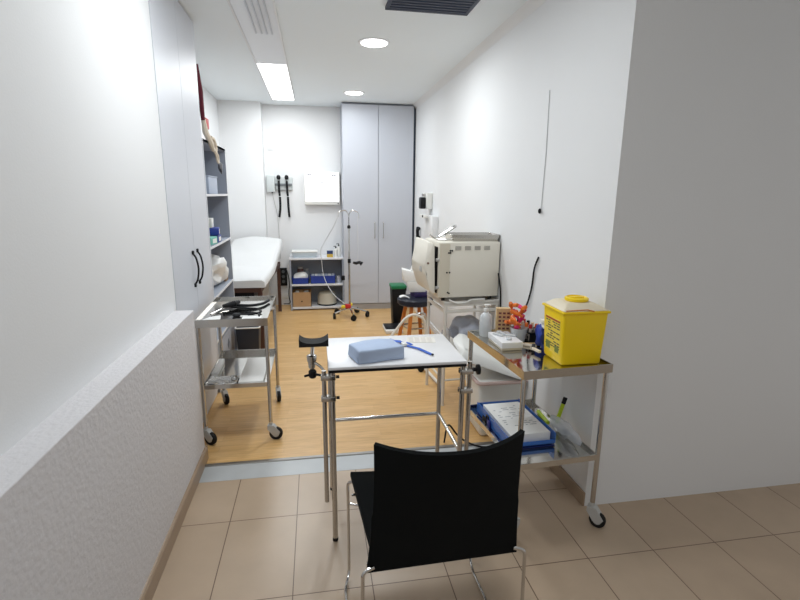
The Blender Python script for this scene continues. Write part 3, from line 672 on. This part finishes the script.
# ---------------------------------------------------------------- centre table with armrests
t = thing('blood_sampling_table', 'white-topped table with chrome tube legs in the foreground centre', 'table', (.037, 1.932, 0))
TW, TD, TH = .603, .43, .84
B().box(0, TW, 0, TD, TH-.014, TH, bev=.004).obj('tabletop', M_lam, t)
b = B(); b.box(.002, TW-.002, .002, TD-.002, TH-.026, TH-.0145); b.obj('top_underside', M_black, t, smooth=False)
for x in (.016, TW-.014):
    for y in (.018, TD-.018):
        l_ = B().tube([(x, y, .012), (x, y, TH-.026)], .0115, n=14).obj('leg', M_steel, t)
        B().lathe([(.0125, 0), (.0125, .014)], (x, y, 0), n=14).obj('foot_cap', M_rubber, l_)
B().tube([(.016, TD-.018, .40), (TW-.014, TD-.018, .40)], .0095, n=12).obj('rear_rail', M_chrome, t)
for x in (.016, TW-.014): B().tube([(x, .022, .40), (x, TD-.018, .40)], .0095, n=12).obj('side_rail', M_chrome, t)
# left armrest
for sx_, X0 in ((-1, .016), (1, TW-.014)):
    px_ = X0+sx_*.034
    B().tube([(px_, .022, .20 if sx_ < 0 else .25), (px_, .022, TH-.02 if sx_ < 0 else TH-.01)], .010, n=12).obj('armrest_post', M_steel, t)
    for z in (.79 if sx_ < 0 else .785, .695):
        c = B(); c.box(min(px_, X0)-.014, max(px_, X0)+.014, .004, .040, z-.011, z+.011, bev=.004); c = c.obj('post_clamp', M_steel, t)
        B().lathe([(.007, 0), (.007, .014)], (X0-sx_*.016, .022, z), n=10, M=RY(90)).obj('clamp_screw', M_black, c)
    if sx_ > 0:
        B().tube([(px_+.01, .01, .795), (px_+.03, .01, .795)], .009, n=10).obj('knob_stem', M_black, t)
        B().lathe([(.012, 0), (.023, .003), (.023, .014), (.012, .018)], (px_+.026, .008, .795), n=20, M=RY(90)).obj('knob', M_black, t)
ar = B(); ar.grid(lambda u, v: (-.118+.122*u, .035+.08*v, .936+.008*(2*u-1)**2*1.0+.012*abs(2*u-1)**4), 16, 4, .0); 
bmv = ar.bm
fcs = bmv.faces[:]
r = bmesh.ops.extrude_face_region(bmv, geom=fcs); nv = [g for g in r['geom'] if isinstance(g, bmesh.types.BMVert)]
for v in nv: v.co.z = .922
AR = ar.obj('armrest_pad', mat('dull_black_padding', (12, 12, 14), .8), t)
B().tube([(-.062, .08, .917), (-.068, .08, .845)], .008, n=12).obj('armrest_stem', M_chrome, t)
B().lathe([(.019, .03), (.021, .045), (.021, .055), (.016, .058)], (-.068, .08, .815), n=18).obj('stem_collar', M_steel, t)
B().lathe([(.014, 0), (.016, .03)], (-.068, .08, .815), n=18).obj('stem_socket', M_steel, t)
B().tube([(-.055, .07, .84), (-.025, .05, .825), (-.012, .03, .80)], .006, fil=.02, n=8).obj('swivel_arm', M_steel, t)
B().lathe([(.012, 0), (.017, .006), (.017, .03), (.010, .038)], (-.066, .07, .773), n=16).obj('lock_knob', M_black, t)
B().tube([(-.10, .055, .787), (-.066, .07, .79), (-.02, .03, .795)], .0055, n=8).obj('lock_lever', M_black, t)

# on the table
TZ = TH+.0005
t = thing('blue_wrapped_pack', 'pale blue wrapped sterile pack lying on the white table', 'package', (.252, 2.04, TZ), 14)
b = B(); b.box(-.108, .108, -.072, .072, 0, .062, bev=.009, seg=2)
bmesh.ops.subdivide_edges(b.bm, edges=b.bm.edges[:], cuts=2, use_grid_fill=True)
for v in b.bm.verts:
    if v.co.z > .02: v.co.z += .005*sin(40*v.co.x+20*v.co.y)+.006*(v.co.x*8)**2*(-1)
    v.co.y += .003*sin(50*v.co.x+60*v.co.z)
    if v.co.z < 0.001: v.co.z = 0
b.obj('wrap', M_bwrap, t, ang=60)
b = B(); b.hull([(-.1095, -.07, .004), (-.1095, .07, .004), (-.116, 0, .03), (-.1095, -.05, .055), (-.1095, .05, .055)]); b.obj('folded_end', M_bwrap, t)
t = thing('tourniquet_strap', 'bright blue tourniquet strap on the white table', 'tourniquet', (0, 0, TZ))
def ribbon(pts, w):
    pts = [(p[0]*.968, p[1]*.973, p[2]) for p in pts]
    def f(u, v):
        k = u*(len(pts)-1); i = min(int(k), len(pts)-2); fr_ = k-i
        p = Vector(pts[i]).lerp(Vector(pts[i+1]), fr_); d = (Vector(pts[i+1])-Vector(pts[i])).normalized(); n_ = Vector((-d.y, d.x, 0))
        q = p+n_*(v-.5)*w; return (q.x, q.y, q.z)
    return f
B().grid(ribbon([(.345, 2.33, .003), (.40, 2.30, .010), (.43, 2.235, .004), (.475, 2.18, .006), (.522, 2.085, .003)], .018), 24, 2, .0016).obj('band', M_strap, t)
B().box(.392, .416, 2.165, 2.20, .004, .016, bev=.003).obj('buckle', M_white, t)
B().grid(ribbon([(.36, 2.35, .006), (.385, 2.28, .012), (.44, 2.26, .01), (.455, 2.235, .006)], .016), 14, 2, .0016).obj('loop_end', M_strap, t)
tag(B().box(.500, .510, 2.014, 2.028, TZ+.003, TZ+.009, bev=.002).obj('strap_tip', M_black), 'black tip at the end of the tourniquet strap', 'clip')
t = thing('printed_slip', 'pale printed paper slip at the back of the white table', 'paper', (.505, 2.265, TZ), -8)
b = B().box(-.07, .07, -.045, .045, 0, .0008).mark()
for k in range(5):
    for j in range(4): b.box(-.062+.031*j, -.062+.031*j+.022, -.036+.017*k, -.030+.017*k, .0008, .001)
b.obj('sheet', mat('cream_paper', (230, 226, 218), .8), t, smooth=False, m2=mat('faint_print', (196, 190, 182), .8))

# ---------------------------------------------------------------- black chair
t = thing('black_chair', 'black chair with chrome sled frame seen from behind in the foreground', 'chair', (0, 0, 0))
def back(u, v):       # v 0 bottom .. 1 top
    z = .424+.428*v
    hw = .239+(.004 if v < .5 else -.008*(v-.5)*2) - .010*sin(pi*v)
    c = (2*u-1)
    y = 1.262-.025*v + .0 - (.075*(1-c*c))*(v**1.3)
    top = .0
    if v > 0: z += .012*(abs(c)**3)*v
    return (.370+.005*v+hw*c*(1-.03*v if c > 0 else 1.0), y-.014*c*0, z)
b = B(); b.grid(back, 24, 18, .014); b.obj('backrest', M_blackfab, t)
b = B(); b.grid(lambda u, v: (.150+.464*u-.026*v*(1 if u < .5 else -1)*(abs(u-.5)*2), 1.282+.458*v, .448+.012*(2*u-1)**2+.014*v), 20, 20, .018); b.obj('seat', M_blackfab, t)
for sx_, xs in ((-1, .111), (1, .630)):
    xr_ = xs+(-.022 if sx_ < 0 else -.008)
    b = B()
    b.tube([(xs-sx_*.035, 1.25, .452), (xs, 1.24, .448), (xs+sx_*.006, 1.235, .02), (xr_, 1.30, .0085), (xr_, 1.66, .0085), (xs, 1.715, .03), (xs, 1.725, .44), (xs-sx_*.03, 1.70, .452)], .0058, fil=.04, n=10)
    b.obj('sled_frame', M_chrome, t)
    B().tube([(xs, 1.725, .345), (xs-sx_*.05, 1.70, .345), (xs-sx_*.08, 1.60, .42)], .005, fil=.02, n=8).obj('seat_bracket', M_chrome, t)
B().tube([(.12, 1.66, .425), (.63, 1.66, .425)], .006, n=8).obj('cross_bar', M_chrome, t)
B().tube([(.13, 1.30, .424), (.62, 1.30, .424)], .006, n=8).obj('cross_bar', M_chrome, t)

c_ = Vector((.379, 1.26, 0)); t.rotation_euler = (0, 0, radians(1.5)); t.location = c_-Matrix.Rotation(radians(1.5), 3, 'Z') @ c_
# ---------------------------------------------------------------- autoclave table
t = thing('white_equipment_table', 'white enamelled steel table carrying the autoclave by the right wall', 'table', (.895, 3.27, 0), 3.5)
AW, AD, AH = .42, .44, .80
b = B(); b.box(0, AW, 0, AD, AH-.02, AH-.012); 
for (a, c, e, f) in ((0, AW, 0, .02), (0, AW, AD-.02, AD), (0, .02, .02, AD-.02), (AW-.02, AW, .02, AD-.02)): b.box(a, c, e, f, AH-.035, AH)
b.obj('top_frame', M_whitemet, t, smooth=False)
B().box(.02, AW-.02, .004, .016, AH-.085, AH-.06, bev=.002).obj('front_apron', M_whitemet, t)
B().box(.004, .016, .02, AD-.02, AH-.085, AH-.06, bev=.002).obj('side_apron', M_whitemet, t)
for x in (.012, AW-.012):
    for y in (.012, AD-.012): B().tube([(x, y, 0), (x, y, AH-.035)], .012, n=12).obj('leg', M_whitemet, t)
b = B(); b.box(.01, AW-.01, .01, AD-.01, .40, .408); b.obj('shelf', M_whitemet, t, smooth=False)
for (p, q) in (((.012, .012, .20), (.012, AD-.012, .20)), ((AW-.012, .012, .20), (AW-.012, AD-.012, .20)), ((.012, .012, .40), (AW-.012, .012, .40)), ((.012, .012, .20), (AW-.012, .012, .20))):
    B().tube([p, q], .008, n=10).obj('rail', M_whitemet, t)
tag(B().blob((1.13, 3.43, .52), .135, .12, .13, .22, 51, 4, -.10).obj('grey_bundle', M_greybag), 'grey-blue plastic wrapped bundle on the shelf under the autoclave', 'bag')
tag(B().blob((.945, 3.38, .49), .03, .07, .09, .25, 52, 3, -.08).obj('clear_bag', M_bag), 'clear crumpled bag left of the bundle under the autoclave', 'bag')

t = thing('autoclave', 'cream tabletop autoclave steriliser with its door swung open', 'steriliser', (.86, 3.29, AH), 2.5)
b = B(); b.box(-.012, .45, 0, .38, .025, .425, bev=.012); b.obj('housing', M_cream, t)
b = B(); b.box(-.005, .07, -.003, .0, .035, .415); b.obj('front_bezel', M_creamd, t, smooth=False)
b = B()
for k in range(4): b.box(.105+k*.072, .155+k*.072, -.0025, .0, .365, .40)
v_ = b.obj('vent_panel', M_cream, t, smooth=False)
b = B()
for k in range(4):
    for j in range(4): b.box(.108+k*.072, .152+k*.072, -.004, -.002, .369+j*.0075, .373+j*.0075)
b.obj('vent_slots', mat('vent_slot_grey', (150, 146, 140), .6), v_, smooth=False)
for x, z in ((.072, .35), (.085, .365), (.072, .365), (.06, .35), (.05, .21), (.07, .21), (.06, .065), (.07, .06)):
    B().lathe([(.006, 0), (.006, .004)], (x, -.003, z), n=10, M=RX(90)).obj('screw', M_black, t)
B().box(-.02, -.0125, .02, .36, .06, .39, bev=.002).obj('chamber_collar', M_black, t)
for x in (.04, .40):
    for y in (.04, .36): B().lathe([(.014, 0), (.012, .028)], (x, y, 0), n=12).obj('foot', M_black, t)
dr = B().hull([(-.045, -.01, .415), (-.05, .3, .425), (-.085, .02, .43), (-.105, .3, .44), (-.035, -.01, .055), (-.035, .3, .06), (-.115, .0, .26), (-.135, .3, .27), (-.11, .0, .20), (-.13, .3, .20), (-.07, -.01, .075), (-.09, .3, .08)], bev=.008).obj('door', M_cream, t)
B().box(-.121, -.108, .06, .12, .21, .25, bev=.004).obj('door_latch', M_greyrub, dr)
B().lathe([(.008, 0), (.008, .006)], (-.09, -.001, .28), n=12, M=RX(90)).obj('door_button', mat('brown_button', (130, 100, 84), .5), dr)
B().tube([(-.03, .01, .30), (.0, .01, .30)], .012, n=10).obj('hinge', M_greyrub, t)
B().tube([(-.03, .01, .10), (.0, .01, .10)], .012, n=10).obj('hinge', M_greyrub, t)
zt = AH+.425
t = thing('instrument_tray', 'shallow steel instrument tray on top of the autoclave', 'tray', (1.135, 3.45, zt))
b = B(); w, d = .165, .10
b.box(-w, w, -d, d, 0, .003)
for sgn in (-1, 1):
    b.hull([(sgn*w, -d, 0), (sgn*w, d, 0), (sgn*(w+.014), -d-.01, .045), (sgn*(w+.014), d+.01, .045), (sgn*(w-.003), -d, 0), (sgn*(w-.003), d, 0), (sgn*(w+.011), -d-.01, .045), (sgn*(w+.011), d+.01, .045)])
    b.hull([(-w, sgn*d, 0), (w, sgn*d, 0), (-w-.014, sgn*(d+.01), .045), (w+.014, sgn*(d+.01), .045), (-w, sgn*(d-.003), 0), (w, sgn*(d-.003), 0), (-w-.014, sgn*(d+.007), .045), (w+.014, sgn*(d+.007), .045)])
b.obj('pan', M_steel, t, smooth=False)
B().tube([(-w-.014, -d-.01, .045), (w+.014, -d-.01, .045), (w+.014, d+.01, .045), (-w-.014, d+.01, .045)], .004, fil=.02, n=6, closed=True).obj('rim', M_steel, t)
t = thing('steel_rack_handle', 'chrome tilted lid and handle lying left on the autoclave top', 'lid', (.94, 3.46, zt))
B().tube([(-.08, -.02, .012), (.07, -.02, .10), (.09, .05, .105), (-.04, .06, .02)], .008, fil=.03, n=8, closed=True).obj('wire_frame', M_chrome, t)
B().tube([(-.12, .0, .04), (-.08, -.01, .01), (.0, -.05, .007), (.05, -.06, .012)], .007, fil=.03, n=8).obj('tong_arm', M_chrome, t)
B().tube([(-.05, -.01, .03), (.05, -.01, .09), (.06, .035, .093), (-.02, .04, .035)], .006, fil=.02, n=8, closed=True).obj('inner_loop', M_steel, t)
tag(B().tube([(1.296, 3.29, 1.0), (1.306, 3.262, .9), (1.31, 3.25, .75), (1.305, 3.26, .55)], .006, fil=.05, n=8).obj('autoclave_cable', M_black), 'black cable dropping at the right side of the autoclave', 'cable')
tag(B().tube([(.93, 3.275, AH+.015), (.98, 3.262, AH-.01), (1.06, 3.262, AH-.005), (1.09, 3.275, AH+.012), (1.2, 3.285, AH+.012)], .006, fil=.03, n=8).obj('drain_hose', M_white), 'white hose drooping along the front edge below the autoclave', 'hose')

# ---------------------------------------------------------------- large pedal bin
t = thing('white_swing_bin', 'large white waste bin with askew lid and pinkish liner by trolley', 'bin', (1.155, 2.9, 0))
B().hull([(-.13, -.13, 0), (.13, -.13, 0), (.13, .13, 0), (-.13, .13, 0), (-.165, -.16, .40), (.165, -.16, .40), (.165, .16, .40), (-.165, .16, .40)], bev=.025, seg=3).obj('body', M_white, t)
B().tube([(-.168, -.163, .385), (.168, -.163, .385), (.168, .163, .385), (-.168, .163, .385)], .012, fil=.04, n=8, closed=True).obj('bin_liner', M_pinkbag, t)
b = B()
b.hull([(-.28, -.12, .555), (-.22, -.15, .52), (.155, -.19, .385), (.155, .19, .40), (-.22, .19, .60), (-.28, .1, .60), (-.25, -.09, .60), (-.2, .15, .64), (.13, .15, .46), (.13, -.14, .44)], bev=.012)
b.obj('lid', M_white, t)
tag(B().tube([(.77, 2.72, .01), (.80, 2.76, .14), (.86, 2.72, .04), (.96, 2.64, .0075), (1.1, 2.62, .0075)], .006, fil=.06, n=8).obj('floor_cable', M_black), 'dark cable curving on the floor before the white waste bin', 'cable')

# ---------------------------------------------------------------- stool, step, bins at right rear
t = thing('round_stool', 'round black-seated stool with orange wooden legs', 'stool', (1.0, 4.80, 0))
B().lathe([(.17, 0), (.185, .012), (.185, .055), (.17, .07), (.1, .076), (.01, .077)], (0, 0, .44), n=36).obj('seat', mat('black_vinyl', (38, 42, 54), .35), t)
for k in range(4):
    a = radians(45+90*k+12)
    B().hull([(cos(a)*.10+dx, sin(a)*.10+dy, .44) for dx in (-.018, .018) for dy in (-.012, .012)]+[(cos(a)*.19+dx, sin(a)*.19+dy, 0) for dx in (-.018, .018) for dy in (-.012, .012)]).obj('leg', M_orange, t, smooth=False)
B().tube([(cos(radians(57+90*k))*.15, sin(radians(57+90*k))*.15, .2) for k in range(4)], .009, n=8, closed=True).obj('foot_ring', M_steel, t)
t = thing('purple_box', 'dark purple box lying on the round black stool', 'box', (1.07, 4.83, .5175), 10)
B().box(-.10, .06, -.07, .07, 0, .05, bev=.004).obj('body', M_navy, t)
t = thing('white_printer', 'small white paper device on the purple box by the autoclave door', 'printer', (1.0, 4.84, .5685), 0)
B().hull([(-.06, -.07, 0), (.1, -.07, 0), (.1, .07, 0), (-.04, .07, 0), (-.10, -.07, .11), (.1, -.07, .11), (.1, .07, .11), (-.09, .07, .11)], bev=.006).obj('base', M_white, t)
B().hull([(-.12, -.06, .112), (.08, -.06, .112), (.08, .06, .112), (-.12, .06, .112), (-.15, -.06, .24), (.04, -.06, .19), (.04, .06, .19), (-.13, .06, .24)], bev=.004).obj('paper_stack', M_paper, t)
B().hull([(-.05, -.04, .2), (.06, -.04, .19), (.06, .05, .19), (-.05, .05, .2), (-.02, -.04, .33), (.05, -.04, .31), (.05, .05, .31)], bev=.003).obj('paper_feed', M_white, t)
B().box(-.113, -.1, -.073, -.069, .02, .05).obj('button', M_black, t, smooth=False)
tag(B().grid(lambda u, v: (.83+.13*u, 4.74+.07*v, .524+.012*sin(5*u)+.002*sin(20*v)), 12, 6, .003).obj('white_cloth', M_paper), 'white cloth strip draped on the left of the stool seat', 'cloth')
t = thing('green_lined_bin', 'black waste bin with green liner behind the round stool', 'bin', (.955, 5.62, 0))
B().hull([(-.065, -.08, 0), (.065, -.08, 0), (.065, .08, 0), (-.065, .08, 0), (-.085, -.1, .47), (.085, -.1, .47), (.085, .1, .47), (-.085, .1, .47)], bev=.01).obj('body', M_black, t)
B().hull([(-.092, -.107, .455), (.092, -.107, .455), (.092, .107, .455), (-.092, .107, .455), (-.092, -.107, .50), (.092, -.107, .50), (.092, .107, .50), (-.092, .107, .50)], bev=.012).obj('liner', M_green, t)
t = thing('floor_scale', 'black and white weighing scale on the wood floor', 'scale', (.855, 5.32, 0), 0)
B().box(-.10, .10, -.10, .19, .0, .04, bev=.008).obj('base', M_white, t)
B().box(-.095, .095, -.05, .185, .0405, .052, bev=.004).obj('platform', M_black, t)
t = thing('white_step_frame', 'white bent-tube frame standing before the round stool', 'frame', (.85, 4.45, 0))
B().tube([(-.30, .1, .0125), (-.15, .05, .183), (-.01, .05, .37), (.07, .05, .41), (.18, .05, .36), (.23, .06, .0125)], .0135, fil=.05, n=10).obj('front_hoop', M_whitemet, t)
B().tube([(.10, .12, .37), (.13, .10, .40), (.20, .10, .40), (.24, .12, .0125)], .012, fil=.04, n=10).obj('rear_hoop', M_steel, t)
B().tube([(.23, .05, .03), (.08, -.42, .03), (.115, -.80, .03)], .013, fil=.05, n=10).obj('base_bar', M_whitemet, t)
B().lathe([(.024, -.015), (.024, .015)], (-.03, .01, .12), n=16, M=RX(90)).obj('knob', M_black, t)
B().lathe([(.028, -.012), (.028, .012)], (.045, -.45, .0285), n=16, M=RX(90)).obj('castor_wheel', M_black, t)
tag(B().hull([(.90, 3.62, .5), (.99, 3.55, .40), (.93, 3.50, .45), (.95, 3.66, .43), (.905, 3.62, .497), (.99, 3.555, .397)]).obj('white_sheet', M_paper, smooth=False), 'white folded sheet sticking out beside the equipment table', 'paper')
bpy.data.objects['white_sheet'].location = (.0, 0, .013)

# ---------------------------------------------------------------- right wall fittings
t = thing('wall_dispenser', 'white dispenser bracket with black unit on the right wall', 'dispenser', (XR, 5.56, 1.37))
B().box(-.07, 0, -.10, .06, .02, .20, bev=.008).obj('back_plate', M_white, t)
B().box(-.13, -.071, -.07, .05, .02, .15, bev=.012).obj('black_unit', M_black, t)
B().box(-.1, -.071, -.03, .03, .16, .19, bev=.004).obj('top_clip', M_steel, t)
t = thing('paper_holder', 'pale box with small bracket below the dispenser on right wall', 'dispenser', (XR, 5.35, 1.06))
B().box(-.07, 0, -.18, .2, 0, .26, bev=.01).obj('box', M_wall, t)
B().box(-.14, -.0905, -.06, .16, .235, .27, bev=.006).obj('bracket', M_white, t)
B().lathe([(.012, 0), (.012, .02)], (-.15, -.03, .255), n=12, M=RY(90)).obj('button', M_black, t)
t = thing('hanging_handset', 'black handset on the right wall beside the wardrobe', 'handset', (XR, 6.1, .93))
B().tube([(-.03, 0, -.02), (-.035, 0, .17), (-.03, -.03, .2)], .02, n=10, rad=[.02, .022, .03]).obj('grip', M_black, t)
B().box(-.012, 0, -.02, .02, .04, .1).obj('hook', M_black, t, smooth=False)
t = thing('pull_cord', 'thin white cord with small black toggle on the right wall', 'cord', (XR, 2.72, 1.44))
B().tube([(-.004, .0, .03), (-.003, -.01, .35), (-.003, .0, .69)], .0022, n=6).obj('cord', mat('pale_cord', (196, 198, 200), .6), t)
B().blob((-.012, .0, .022), .009, .012, .016, .1, 61, 2).obj('toggle', M_black, t)
tag(B().tube([(XR-.008, 2.70, 1.19), (XR-.01, 2.745, 1.12), (XR-.008, 2.76, 1.0), (XR-.012, 2.80, .88), (XR-.03, 2.84, .8)], .0055, fil=.05, n=8).obj('wall_cable', M_black), 'black cable hanging down the right wall behind the trolley', 'cable')
